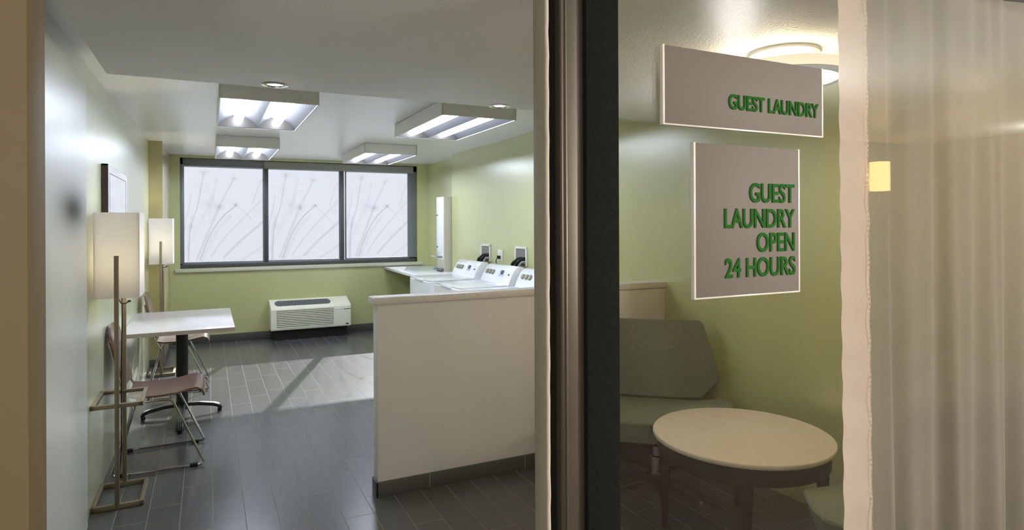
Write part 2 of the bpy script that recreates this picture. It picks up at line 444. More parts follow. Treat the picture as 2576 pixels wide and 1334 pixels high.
# ------------------------------------------------------------------ back window
win = MB()
FY0, FY1 = YB+0.02, YB+0.09
win.box(wx0, wx0+0.035, FY0, FY1, wz0, wz1, 0.004).box(wx1-0.118, wx1, FY0, FY1, wz0, wz1, 0.004)
win.box(wx0, wx1, FY0, FY1, wz0, wz0+0.065, 0.004).box(wx0, wx1, FY0, FY1, wz1-0.085, wz1, 0.004)
w1 = win.build('window_1', M['alu']); struct(w1)
MB().box(wx0-0.055, wx1+0.075, YB-0.035, YB+0.02, wz0-0.05, wz0-0.008, 0.005).build('sill', M['trimw'], w1)
MB().box(0.665, 0.715, FY0-0.02, FY1, wz0+0.01, wz1-0.03, 0.004).build('mullion', M['alud'], w1)
MB().box(1.655, 1.705, FY0-0.02, FY1, wz0+0.01, wz1-0.03, 0.004).build('mullion', M['alud'], w1)
MB().box(0.665, wx1-0.055, FY0-0.028, FY0, wz1-0.105, wz1-0.01, 0.006).build('blind_cassette', mat('grey_cassette', (150, 150, 146), 0.5), w1)
MB().lathe([(0, 0), (0.012, 0), (0.012, 0.022), (0, 0.022)], seg=16, M=Matrix.Translation((0.703, FY0-0.02, 1.63)) @ Matrix.Rotation(PI/2, 4, 'X')).build('latch', M['chrome'], w1)
tr = MB().box(wx0, wx1-0.02, FY0-0.025, FY0+0.005, wz0+0.002, wz0+0.05, 0.004).build('track', M['alud'], w1)
panes = [(-0.276, 0.663), (0.717, 1.653), (1.738, 2.64)]
PZ0, PZ1 = 1.030, 2.225
def sash(a, b):
    m_ = MB()
    for q in ((a-0.016, a+0.004), (b-0.004, b+0.016)): m_.box(q[0], q[1], FY0+0.008, FY0+0.045, PZ0-0.02, PZ1+0.04, 0.003)
    m_.box(a-0.016, b+0.016, FY0+0.008, FY0+0.045, PZ0-0.025, PZ0, 0.003)
    m_.box(a-0.016, b+0.016, FY0+0.008, FY0+0.045, PZ1+0.03, PZ1+0.05, 0.003)
    return m_
STEMS = [  # points in pane fractions (right, up), width, density
    ([(0.045, 0.0), (0.085, .38), (.165, .60), (.24, .95)], .010, .55),
    ([(.15, 0.02), (.325, .38), (.43, .59)], .022, .40),
    ([(.19, 0.02), (.325, .30), (.48, .49), (.645, .61)], .011, .75),
    ([(.32, .05), (.51, .27), (.83, .55), (.97, .67)], .014, .35),
    ([(.48, .04), (.71, .23), (.99, .43)], .020, .50),
    ([(.43, .60), (.51, .73), (.615, .90)], .013, .42),
    ([(.71, .01), (.99, .16)], .018, .30),
    ([(.645, .61), (.76, .53), (.86, .44)], .012, .22),
    ([(.06, 0.0), (.05, .25), (.10, .5)], .026, .22),
    ([(.0, .30), (.02, .42), (.07, .62), (.09, .74)], .012, .30),
    ([(.20, 0.0), (.40, .33), (.58, .50)], .03, .18),
    ([(.30, .5), (.36, .74), (.40, .92)], .02, .18),
    ([(.85, .62), (.93, .82), (.99, .9)], .012, .28),
    ([(.0, .08), (.12, .3), (.3, .6), (.36, .72)], .03, .12),
]
HEADS = [(.24, .955, .10, .45), (.43, .59, .11, .65), (.64, .615, .06, .75), (.615, .905, .07, .4), (.09, .38, .10, .25), (.3, .62, .16, .18), (.9, .55, .13, .16), (.2, .8, .16, .10)]
def print_mesh(a, b, parent):
    bm = bmesh.new(); dens = bm.verts.layers.float.new('print'); y = FY0+0.012
    def P(s, t, k=0): return Vector((a+s*(b-a), y-0.0004*k, PZ0+t*(PZ1-PZ0)))
    k = 0
    def ribbon(pts, w, d0, w1=None):
        nonlocal k
        k += 1
        n = len(pts); prev = None
        for i in range(n):
            dv = (pts[min(i+1, n-1)]-pts[max(i-1, 0)]).normalized(); nrm = Vector((-dv.z, 0, dv.x))
            ww = w if w1 is None else w+(w1-w)*i/(n-1)
            fade = 1.0 if w1 is None else 1-0.8*i/(n-1)
            row = []
            for sgn, q in ((-1, 0), (-.35, .8), (0, 1), (.35, .8), (1, 0)):
                vv = bm.verts.new(pts[i]+nrm*ww*sgn); vv[dens] = d0*q*fade; row.append(vv)
            if prev:
                for j in range(4): bm.faces.new((prev[j], prev[j+1], row[j+1], row[j]))
            prev = row
    for pts, w, d0 in STEMS:
        ctrl = [Vector(p) for p in pts]; out = []
        # Catmull-Rom through the points
        c = [ctrl[0]*2-ctrl[1]]+ctrl+[ctrl[-1]*2-ctrl[-2]]
        for i in range(1, len(c)-2):
            for q in range(8):
                t = q/8
                out.append(0.5*((2*c[i])+(c[i+1]-c[i-1])*t+(2*c[i-1]-5*c[i]+4*c[i+1]-c[i+2])*t*t+(3*c[i]-c[i-1]-3*c[i+1]+c[i+2])*t**3))
        out.append(ctrl[-1])
        ribbon([P(q.x, q.y, k) for q in out], w*1.0, d0*.62)
    for s, t, r, d0 in HEADS:
        k += 1
        c = bm.verts.new(P(s, t, k)); c[dens] = d0*0.45; R1, R2 = [], []
        for i in range(20):
            an = 2*PI*i/20
            for R, f, q in ((R1, .35, .3), (R2, 1, 0)):
                p_ = P(s, t, k)+Vector((math.cos(an), 0, math.sin(an)*.7))*r*f*0.8
                p_.x = min(max(p_.x, a), b); p_.z = min(max(p_.z, PZ0), PZ1+0.03)
                vv = bm.verts.new(p_); vv[dens] = d0*q*.8; R.append(vv)
        for i in range(20):
            j = (i+1) % 20
            bm.faces.new((c, R1[i], R1[j])); bm.faces.new((R1[i], R2[i], R2[j], R1[j]))
        for i in range(9):
            an = random.uniform(0, PI*2); p0 = P(s, t, k); p1 = p0+Vector((math.cos(an), 0, math.sin(an)))*r*random.uniform(.5, 1)
            p1.x = min(max(p1.x, a), b); p1.z = min(p1.z, PZ1+0.03)
            ribbon([p0, (p0+p1)/2, p1], .004, d0*.5, .001)
    me = bpy.data.meshes.new('grass_print'); bm.to_mesh(me); bm.free(); me.materials.append(M['ink'])
    ob = bpy.data.objects.new('grass_print', me); col.objects.link(ob); ob.parent = parent
    return ob
for a, b in panes:
    sash(a, b).build('sash', M['alu'], w1)
    pn = MB().box(a-0.01, b+0.01, FY0+0.022, FY0+0.026, PZ0-0.02, PZ1+0.045).build('pane', M['film'], w1, smooth=False)
    print_mesh(a, b, pn)['label'] = 'grey grass and seed head print on the frosted pane'

# ------------------------------------------------------------------ storefront beside the doorway
struct(MB().box(0.5555, 0.562, YG-0.002, YG+0.042, 0, ZS, 0.001).build('trim_1', mat('beige_door_jamb', (150, 140, 122), 0.5)))
ps = MB()
ps.tube([(0.5600+0.0010*math.sin(i*1.7)*random.random(), YG-0.004, 0.02+i*0.0218) for i in range(100)], 0.0034, 8)
struct(ps.build('trim_2', mat('pale_pile_weatherstrip', (214, 200, 182), 0.9)))
struct(MB().box(0.562, 0.598, YG+0.01, YG+0.05, 0, ZS).build('trim_3', M['black'], smooth=False))
struct(MB().box(0.585, 0.640, YG-0.012, YG+0.04, 0, ZS, 0.006, 3).box(0.592, 0.596, YG-0.015, YG-0.006, 0, ZS, 0.001).build('trim_4', M['bronze']))
struct(MB().box(0.632, 0.7065, YG-0.024, YG+0.04, 0, ZS, 0.003).build('trim_5', M['black']))
w2 = MB().box(0.705, XR0, YG-0.02, YG+0.04, 0, 0.02).box(0.705, XR0, YG-0.004, YG+0.01, ZS-0.006, ZS).build('window_2', M['alud']); struct(w2)
MB().box(0.706, XR0-0.002, YG, YG+0.006, 0.018, ZS-0.018).build('pane', M['glass'], w2, smooth=False)

# outside: paving and a pale stepped block across the road, faint through the film
struct(MB().box(-40, 40, YB+0.25, 80, -0.6, -0.5).build('ground_outside', M['asphalt'], smooth=False))
bl = tag(MB().prism([(-14, -0.5), (-14, 6), (2.9, 6), (2.9, 3.2), (3.78, 3.2), (3.78, 2.36), (14, 2.30), (14, -0.5)], 'y', 30, 36).box(-14.1, 2.95, 29.9, 36.1, 6, 6.2).box(2.9, 3.85, 29.9, 36.1, 3.2, 3.27)
         .build('building', M['render_wall'], smooth=False), 'pale stepped building seen faintly through the frosted middle pane', 'building')

# ================================================================== ceiling troffers
def make_troffer():
    root = thing('fluorescent_light', '', 'ceiling light', group='fluorescent ceiling boxes')
    W, Ln, H = 0.585, 1.24, 0.112
    b = MB()
    b.box(0, 0.008, 0, Ln, 0, H).box(W-0.008, W, 0, Ln, 0, H).box(0, W, 0, 0.008, 0, H).box(0, W, Ln-0.008, Ln, 0, H).box(0, W, 0, Ln, H-0.006, H)
    b.build('housing', M['white'], root, smooth=False)
    r = MB()   # two white troughs with a ridge between, and solid end gussets
    def prof(k):
        x0 = 0.008+k*(W-0.016)/2; w = (W-0.016)/2
        return [(x0, 0.004), (x0+w*.16, 0.055), (x0+w*.36, 0.092), (x0+w*.64, 0.092), (x0+w*.84, 0.055), (x0+w, 0.004)]
    for k in (0, 1):
        p = prof(k)
        r.grid(lambda a, c, p=p: (p[round(a*5)][0], 0.008+c*(Ln-0.016), p[round(a*5)][1]), 5, 1)
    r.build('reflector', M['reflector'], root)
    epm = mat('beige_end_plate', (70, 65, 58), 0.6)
    for k in (0, 1):
        p = prof(k)
        for ya, yb_ in ((Ln-0.02, Ln-0.009), (0.009, 0.02)):
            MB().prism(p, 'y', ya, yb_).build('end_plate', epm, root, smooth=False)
    for k in (0, 1):
        cx = 0.008+(k+.5)*(W-0.016)/2
        MB().tube([(cx, 0.03, 0.052), (cx, 0.06, 0.05), (cx, Ln-0.10, 0.05), (cx, Ln-0.05, 0.05), (cx, Ln-0.03, 0.054), (cx, Ln-0.022, 0.06)], [.03, .034, .034, .032, .022, .006], 16).build('tube', M['tube'], root)
    return root
tf = make_troffer()
for i, (x, y, lb) in enumerate([
        (0.062, 4.15, 'large white fluorescent ceiling box in front of the left window pane, nearest the doorway'),
        (1.485, 4.15, 'white fluorescent ceiling box near the right wall, above the washing machines'),
        (0.072, 6.72, 'white fluorescent ceiling box touching the top of the left window pane'),
        (1.52, 6.72, 'white fluorescent ceiling box close to the top of the right window pane')]):
    t_ = tf if i == 0 else copy_tree(tf)
    t_.location = (x, y, ZC-0.1125); t_['label'] = lb

# recessed downlights in the soffit edge
def make_down():
    root = thing('downlight', '', 'ceiling light', group='recessed downlights')
    MB().lathe([(0.062, 0), (0.064, -0.005), (0.046, -0.007), (0.040, 0.004), (0.040, 0.0)], seg=40).build('trim_ring', M['chrome'], root)
    MB().lathe([(0, -0.002), (0.030, -0.003), (0.039, 0.0005)], seg=40).build('lens', M['down'], root)
    return root
dn = make_down(); dn.location = (0.30, 3.29, ZS-0.0005); dn['label'] = 'round recessed downlight above the left fluorescent box'
d2 = copy_tree(dn); d2.location = (1.55, 3.33, ZS-0.0005); d2['label'] = 'round recessed downlight above the right fluorescent box'

# round drum ceiling lamp in the seating corner
dl = thing('drum_ceiling_lamp', 'round glowing drum ceiling lamp with a flat disc canopy above the coffee table', 'ceiling light', (2.125, 1.80, ZS))
MB().lathe([(0, -0.001), (0.14, -0.001), (0.142, -0.008), (0.136, -0.014), (0.12, -0.016), (0.112, -0.010), (0, -0.012)], seg=56).build('canopy', mat('satin_canopy', (150, 148, 142), .45, metal=.6), dl)
MB().lathe([(0.012, -0.01), (0.012, -0.075), (0, -0.075)], seg=16).build('stem', M['chrome'], dl)
MB().lathe([(0.234, -0.068), (0.234, -0.112), (0.231, -0.112), (0.231, -0.068)], seg=64, closed=True).build('drum_shade', M['drumside'], dl)
MB().lathe([(0.237, -0.108), (0.237, -0.120), (0.205, -0.120), (0.205, -0.112), (0.231, -0.108)], seg=64, closed=True).build('rim', mat('grey_lamp_rim', (112, 108, 92), 0.5), dl)
MB().lathe([(0, -0.109), (0.231, -0.109), (0.231, -0.106), (0, -0.106)], seg=64).build('glow_blocker', M['white'], dl)  # unseen plate added to keep the diffuser's glow off the ceiling
MB().lathe([(0, -0.116), (0.204, -0.114)], seg=64).build('diffuser', M['drumglow'], dl)
dp = bpy.data.lights.new('drum_lamp_light', 'POINT'); dp.energy = 7; dp.color = (1, .84, .62); dp.shadow_soft_size = 0.05
dpo = bpy.data.objects.new('drum_lamp_light', dp); col.objects.link(dpo); dpo.parent = dl; dpo.location = (0, 0, -0.05)

# ================================================================== floor lamps
def make_lamp():
    root = thing('floor_lamp', '', 'lamp', group='square shade floor lamps')
    W, D = 0.24, 0.345; bar = 0.021
    def frame(z0, h):
        f = MB()
        f.box(-W/2, W/2, -D/2, -D/2+bar, z0, z0+h, .002).box(-W/2, W/2, D/2-bar, D/2, z0, z0+h, .002)
        f.box(-W/2, -W/2+bar, -D/2, D/2, z0, z0+h, .002).box(W/2-bar, W/2, -D/2, D/2, z0, z0+h, .002)
        return f
    frame(0, 0.028).build('base', M['nickel'], root)
    sh = frame(0.535, 0.022).build('shelf_frame', M['nickel'], root)
    MB().box(-W/2+bar, W/2-bar, -D/2+bar, D/2-bar, 0.540, 0.548).build('shelf_pane', M['shelfglass'], sh, smooth=False)
    MB().box(-0.0105, 0.0105, -D/2-0.001, -D/2+0.020, 0.0, 1.34, .002).build('post', M['nickel'], root)
    MB().box(-0.0105, 0.0105, D/2-0.020, D/2+0.001, 0.0, 1.34, .002).build('post', M['nickel'], root)
    s = MB(); w, d, t = 0.208, 0.29, 0.004; z0, z1 = 1.112, 1.570
    s.box(-w/2, w/2, -d/2, -d/2+t, z0, z1).box(-w/2, w/2, d/2-t, d/2, z0, z1).box(-w/2, -w/2+t, -d/2+t, d/2-t, z0, z1).box(w/2-t, w/2, -d/2+t, d/2-t, z0, z1)
    shd = s.build('lamp_shade', M['shade'], root, smooth=False)
    h = MB().tube([(0, -0.145, 1.15), (0, 0.145, 1.15)], 0.006).tube([(0, 0, 1.15), (0, 0, 1.2)], 0.018, 14).build('lamp_holder', M['nickel'], root)
    MB().lathe([(0.0, 1.20), (0.02, 1.21), (0.034, 1.25), (0.03, 1.285), (0, 1.30)], seg=20).build('bulb', emission_mat('bulb_glass', (255, 232, 180), 4.0), h)
    MB().tube([(0.0, -0.06, 1.10), (0.01, -0.07, 1.08), (0.03, -0.07, 1.075), (0.045, -0.065, 1.085)], 0.004, 8).lathe([(0, 0), (.008, .002), (.008, .012), (0, .014)], 0.048, -0.064, seg=12, M=Matrix.Translation((0, 0, 1.08))).build('switch', M['blackmetal'], root)
    MB().tube(fillet([(0, .05, 1.15), (0.0, .08, 1.0), (-0.012, .14, .7), (-0.015, .15, .2), (-0.03, .15, .012)], .04), 0.003, 8).build('cord', M['rubber'], root)
    return root
lm = make_lamp()
lm.location = (-0.438, 4.035, 0); lm['label'] = 'tall floor lamp with square white shade in front of the dining table, nearest the doorway'
lm2 = copy_tree(lm); lm2.location = (-0.425, 7.235, 0); lm2['label'] = 'floor lamp with square white shade in front of the pilaster by the window'
for l_, e_ in ((lm, 3.2), (lm2, 3.2)):
    pd = bpy.data.lights.new('floor_lamp_light', 'POINT'); pd.energy = e_; pd.color = (1, .94, .66); pd.shadow_soft_size = 0.035
    po = bpy.data.objects.new('floor_lamp_light', pd); col.objects.link(po); po.parent = l_; po.location = (0, 0, 1.31)

# ================================================================== dining table
tb = thing('dining_table', 'white topped pedestal dining table with black cross base against the left wall', 'table', (-0.19, 5.56, 0))
x0, x1, y0, y1 = -0.366, 0.365, -0.50, 0.69
MB().box(x0, x1, y0, y1, 0.712, 0.742, 0.003).build('tabletop', M['laminate'], tb)
e = MB()
e.box(x0-0.001, x1+0.001, y0-0.0015, y0+0.002, 0.712, 0.7405).box(x0-0.001, x1+0.001, y1-0.002, y1+0.0015, 0.712, 0.7405).box(x1-0.002, x1+0.0015, y0, y1, 0.712, 0.7405)
e.build('edge_band', M['lamedge'], tb, smooth=False)
MB().lathe([(0.043, 0.05), (0.043, 0.70)], seg=32).build('column', M['blackmetal'], tb)
MB().box(-0.2, 0.2, -0.2, 0.2, 0.700, 0.712, .004).build('top_plate', M['blackmetal'], tb)
for dx, dy, ln in ((1, 0, .275), (-1, 0, .275), (0, -1, .50), (0, 1, .50)):
    A = Vector((dx, dy, 0)); S = Vector((-dy, dx, 0))
    m_ = MB()
    pts = [A*0.03+Vector((0, 0, .085)), A*(ln*.45)+Vector((0, 0, .078)), A*(ln-.05)+Vector((0, 0, .06)), A*(ln-.012)+Vector((0, 0, .045)), A*ln+Vector((0, 0, .022))]
    # flattened cast arm: two side-by-side tubes make its rounded width
    for o_ in (-0.012, 0, 0.012):
        m_.tube(fillet([p+S*o_ for p in pts], .01, 4), 0.0145, 10)
    ft = m_.build('foot_arm', M['blackmetal'], tb)
    MB().lathe([(0, 0), (.016, 0), (.016, .02), (.010, .026), (0, .026)], A.x*(ln-.008), A.y*(ln-.008), 18).build('glide', M['rubber'], ft)

# ================================================================== sled chairs
def make_chair():
    root = thing('sled_chair', '', 'chair', group='plywood sled chairs')
    hw_ = 0.215
    # seat: bent plywood with a rolled front edge (front is +x)
    sp = [(-0.17, .452), (-.12, .442), (0.0, .440), (.10, .447), (.17, .462), (.205, .466), (.228, .455), (.240, .435), (.243, .415)]
    def seat(a, c):
        f = a*(len(sp)-1); i = min(int(f), len(sp)-2); t = f-i
        x = sp[i][0]*(1-t)+sp[i+1][0]*t; z = sp[i][1]*(1-t)+sp[i+1][1]*t
        w = 1.0 if a < .85 else 1-.10*((a-.85)/.15)**2
        if a < .12: w = 1-.08*((.12-a)/.12)
        y = (c-.5)*2
        return (x, y*hw_*w, z+.010*y*y)
    MB().grid(seat, 32, 12, -0.012).build('seat', M['plywood'], root)
    def back(a, c):
        y = (c-.5)*2; z = .50+a*.385; x = -.195-.082*a-.018*(1-y*y)*0.9+.012
        w = .93+.07*math.sin(a*PI)
        if a > .88: w -= .22*((a-.88)/.12)**2
        return (x, y*.205*w, z)
    MB().grid(back, 20, 12, 0.011).build('backrest', M['plywood'], root)
    for s in (-1, 1):
        y = s*.232; yi = s*.205
        p = [(-0.075, yi, .428), (.07, yi, .428), (.252, y, .011), (-.245, y, .011), (-.135, yi, .40), (-.185, yi, .49), (-.258, yi*.93, .80)]
        # one continuous bent rod: under the seat, front leg, runner, rear leg, back upright
        MB().tube(fillet(p[:-3]+[(-.245, y, .011)][:0]+p[-3:], .028, 6), 0.0075, 10).build('side_frame', M['chrome'], root)
        for gx in (.19, -.20):
            MB().tube([(gx-.022, y, .011), (gx+.022, y, .011)], 0.0108, 12).build('glide', M['rubber'], root)
    MB().tube([(.06, -.205, .426), (.06, .205, .426)], .007, 8).tube([(-.06, -.205, .426), (-.06, .205, .426)], .007, 8).build('cross_bar', M['chrome'], root)
    return root
ch = make_chair(); ch.location = (-0.277, 4.575, 0); ch['label'] = 'brown plywood chair on chrome sled runners, in front of the dining table'
ch2 = copy_tree(ch); ch2.location = (-0.247, 6.52, 0); ch2['label'] = 'brown plywood chair on chrome sled runners, behind the dining table'

# ================================================================== framed picture on the left wall
pf = thing('framed_picture', 'dark framed picture hanging on the left wall above the floor lamp', 'picture', (XL, 4.72, 1.3))
f = MB(); y0, y1, z0, z1, t = -.43, .50, .02, .562, .034
fr = [(y0, y1, z1-.012, z1), (y0, y1, z0, z0+.012), (y0, y0+.012, z0, z1), (y1-.012, y1, z0, z1)]
for a, b, c, d in fr: f.box(0.001, t, a, b, c, d, .0015)
f.build('frame', M['frameblk'], pf)
MB().box(0.004, t+.0008, y0+.003, y1-.003, z0+.003, z1-.003).build('glazed_print_with_sheen', M['print_sheen'], pf, smooth=False)  # covers the frame front too, standing in for its white reflection
ln_ = MB()
a, b, c, d = y0+.06, y1-.07, z0+.05, z1-.05
for q in ((a, b, d-.004, d), (a, b, c, c+.004), (a, a+.004, c, d), (b-.006, b, c, d)): ln_.box(t+.0004, t+.0014, *q)
ln_.build('inner_line', mat('dark_mount_line', (80, 80, 80), .5), pf, smooth=False)

# ================================================================== wall air conditioner
ac = thing('air_conditioner', 'cream through-wall air conditioner under the window', 'air conditioner', (1.22, YB, 0))
w = 0.505
MB().prism([(-.32, .135), (-.327, .15), (-.325, .405), (-.312, .424), (-.02, .505), (0, .505), (0, .135)], 'x', -w, w, .006).build('body', M['ptac'], ac)
gr = MB()
for k in range(10):
    z = .165+k*.0225
    gr.box(-w+.075, w-.235, -.331, -.322, z, z+.0105, .0015)
gr.build('front_grille', mat('grille_slat', (238, 236, 216), .5), ac)
MB().box(-w+.07, w-.23, -.3268, -.3215, .155, .392).build('grille_recess', mat('grille_shadow', (150, 146, 126), .7), ac, smooth=False)
sl = Matrix.Translation((0, -.165, .4655)) @ Matrix.Rotation(math.atan2(.081, .292), 4, 'X')
og = MB().prism([(math.copysign(1, c_)*.30-.09+.055*c_, .085*s_) for c_, s_ in [(math.cos(2*PI*k/28+.11), math.sin(2*PI*k/28+.11)) for k in range(28)]], 'z', -.004, .0035, M=sl)
og.build('outlet_grille', mat('outlet_slots', (104, 106, 112), .6, noise=(40, .3)), ac)
vn = MB()
for k in range(22): vn.box(-.405+k*.0295, -.399+k*.0295, -.078, .078, .003, .007, M=sl)
vn.build('outlet_vane', M['grille'], ac, smooth=False)
MB().box(.283, .287, -.3285, -.30, .14, .42).prism([(-.329, .375), (-.313, .4255), (-.02, .507), (-.05, .499)], 'x', .288, w+.001).build('control_door', M['ptac'], ac, smooth=False)
MB().box(.41, .50, -.3285, -.3255, .365, .372).build('door_grip', M['grille'], ac)
MB().box(.435, .475, -.329, -.3255, .162, .176, .001).build('badge', M['kick'], ac)
MB().box(-w+.04, w-.03, -.24, -.013, 0.0, .136).build('kick_panel', M['kick'], ac, smooth=False)

# ================================================================== laundry side
ct = thing('counter', 'white laundry folding counter in the far right corner below the window', 'counter', (2.55, 7.9, 0))
MB().prism([(2.185-2.55, 6.86-7.9), (2.26-2.55, YB-.002-7.9), (XRR-.002-2.55, YB-.002-7.9), (XRR-.002-2.55, YSTEP+.002-7.9), (XR1-.004-2.55, YSTEP+.002-7.9), (2.775-2.55, 6.86-7.9)], 'z', .862, .897, .004).build('worktop', mat('white_worktop', (226, 228, 232), .15), ct)
for y in (8.3,): 
    MB().prism([(2.40-2.55, .862), (2.74-2.55, .862), (2.74-2.55, .60), (2.715-2.55, .60), (2.71-2.55, .80), (2.42-2.55, .845)], 'y', y-7.9, y-7.9+.03, .002).build('bracket', M['white'], ct)
MB().box(2.74-2.55, XRR-.002-2.55, 8.28-7.9, 8.36-7.9, 0.0, .862).build('side_leg', M['white'], ct)

def make_washer():
    root = thing('washing_machine', '', 'washing machine', group='white top loading washing machines')
    # origin: floor, front centre; +x is towards the wall, y along the row
    hw_ = .345
    MB().box(0, .67, -hw_, hw_, 0, .905, .012, 3).build('body', M['appliance'], root)
    MB().box(.008, .495, -hw_+.015, hw_-.015, .905, .924, .008, 3).build('lid', M['appliance'], root)
    MB().box(-.012, .01, -.13, .13, .895, .912, .004).build('lid_handle', M['appliance'], root)
    MB().prism([(.485, .905), (.50, .930), (.525, .990), (.562, 1.055), (.592, 1.085), (.625, 1.092), (.665, 1.085), (.672, 1.05), (.672, .905)], 'y', -hw_+.012, hw_-.012, .004).build('console', M['appliance'], root)
    # dials sit square to the sloping console face
    sl_ = math.atan2(1.055-.99, .562-.525)
    n = Vector((-math.sin(sl_), 0, math.cos(sl_)))
    R = n.to_track_quat('Z', 'Y').to_matrix().to_4x4()
    for y in (.235, .165, .095):
        MB().lathe([(0, .016), (.022, .015), (.026, .008), (.027, -.002)], seg=24, M=Matrix.Translation((.540, y, 1.018)) @ R).build('dial', M['knob'], root)
    MB().lathe([(0, .020), (.018, .019), (.022, .01), (.024, -.002)], seg=20, M=Matrix.Translation((.544, -.115, 1.026)) @ R).build('selector', M['print_grey'], root)
    MB().box(-.05, .05, -.012, .012, -.002, .0012, M=Matrix.Translation((.530, -.10, 1.000)) @ R).build('control_print', mat('pale_blue_print', (176, 184, 200), .4), root)
    MB().lathe([(0, .01), (.008, .009), (.009, -.002)], seg=14, M=Matrix.Translation((.536, -.27, 1.012)) @ R).build('button', M['print_grey'], root)
    return root
wa = make_washer()
for i, (y, lb) in enumerate([(6.445, 'white washing machine beside the folding counter, farthest from the half wall'),
                             (5.60, 'white washing machine in the middle of the row, below the wall outlet'),
                             (4.80, 'white washing machine closest to the half wall, partly cut off by the door post')]):
    t_ = wa if i == 0 else copy_tree(wa)
    t_.location = (2.035, y, 0); t_['label'] = lb

def xwall(y): return XR0+(XR1-XR0)*(y-YG)/(YSTEP-YG)
def make_box():
    root = thing('washer_supply_box', '', 'wall box', group='recessed washer supply boxes')
    f = MB(); y0, y1, z0, z1 = -.128, .128, 0, .19
    for q in ((y0, y1, z1-.022, z1), (y0, y0+.024, z0, z1), (y1-.024, y1, z0, z1)): f.box(-.014, 0, *q, .003)
    f.build('frame', M['white'], root)
    MB().box(-.004, -.001, y0+.02, y1-.02, z0, z1-.02).build('recess', M['boxgrey'], root, smooth=False)
    for k in (0, 1):
        p = fillet([(-.004, -.09+.07*k, .075), (-.035, -.07+.07*k, .07), (-.052, .02+.08*k, .02), (-.055, .05+.08*k, -.09)], .03, 8)
        p2 = []
        for i in range(len(p)-1):
            for q in range(3): p2.append(p[i].lerp(p[i+1], q/3))
        MB().tube(p2, [.013 if (i//2) % 2 else .0175 for i in range(len(p2))], 10).build('supply_hose', M['hose'], root)
    MB().tube(fillet([(-.006, -.10, .03), (-.035, -.10, .05), (-.05, -.06, .02), (-.055, -.05, -.09)], .025, 8), .012, 12).build('drain_hose', M['hosegrey'], root)
    return root
bx = make_box()
for i, (y, z, lb) in enumerate([(6.37, 1.085, 'white recessed supply box behind the farthest washing machine'), (5.52, 1.082, 'white recessed supply box behind the middle washing machine')]):
    t_ = bx if i == 0 else copy_tree(bx)
    t_.location = (xwall(y)-.001, y, z); t_.rotation_euler.z = math.atan2(XR0-XR1, YSTEP-YG); t_['label'] = lb
ol = thing('power_outlet', 'white power outlet plate between the two washer supply boxes', 'outlet', (xwall(6.0)-.0005, 6.0, 1.10))
MB().box(-.007, 0, -.058, .058, 0, .125, .003).build('plate', M['plate'], ol)
MB().box(-.010, -.006, -.02, .02, .072, .105, .002).build('socket', M['white'], ol)
pc = thing('appliance_lead', 'black plug and cord hanging from the wall outlet behind the washers', 'power lead', (xwall(6.0)-.0105, 6.0, 1.145))
MB().box(-.03, 0, -.016, .016, -.016, .018, .005).build('plug', M['rubber'], pc)
MB().tube(fillet([(-.025, 0, -.005), (-.045, 0.005, -.03), (-.03, .012, -.08), (-.03, .02, -.16)], .02), .0042, 8).build('cable', M['rubber'], pc)

# detergent vending cabinet on the counter
dv = thing('soap_dispenser', 'tall narrow white soap vending cabinet standing on the folding counter', 'dispenser', (2.805, 7.58, .897))
MB().box(-.125, .124, -.145, .14, 0.0, .955, .004).build('cabinet', mat('putty_side_metal', (196, 192, 172), .4), dv)
MB().box(-.132, -.124, -.138, .134, .15, .95, .003).build('door', M['appliance'], dv)
MB().box(-.165, -.124, -.13, .13, .012, .04, .004).build('tray', mat('grey_tray', (104, 108, 116), .4), dv)
MB().box(-.150, -.125, -.10, .06, .175, .200, .003).tube([(-.14, .05, .187), (-.17, .16, .187), (-.18, .22, .19)], .009, 8).build('coin_slide', M['chrome'], dv)
MB().lathe([(0, .008), (.010, .007), (.010, 0)], seg=14, M=Matrix.Translation((-.132, .09, .72)) @ Matrix.Rotation(-PI/2, 4, 'Y')).build('lock', M['alud'], dv)
MB().lathe([(0, .008), (.010, .007), (.010, 0)], seg=14, M=Matrix.Translation((-.132, .09, .31)) @ Matrix.Rotation(-PI/2, 4, 'Y')).build('lock', M['alud'], dv)

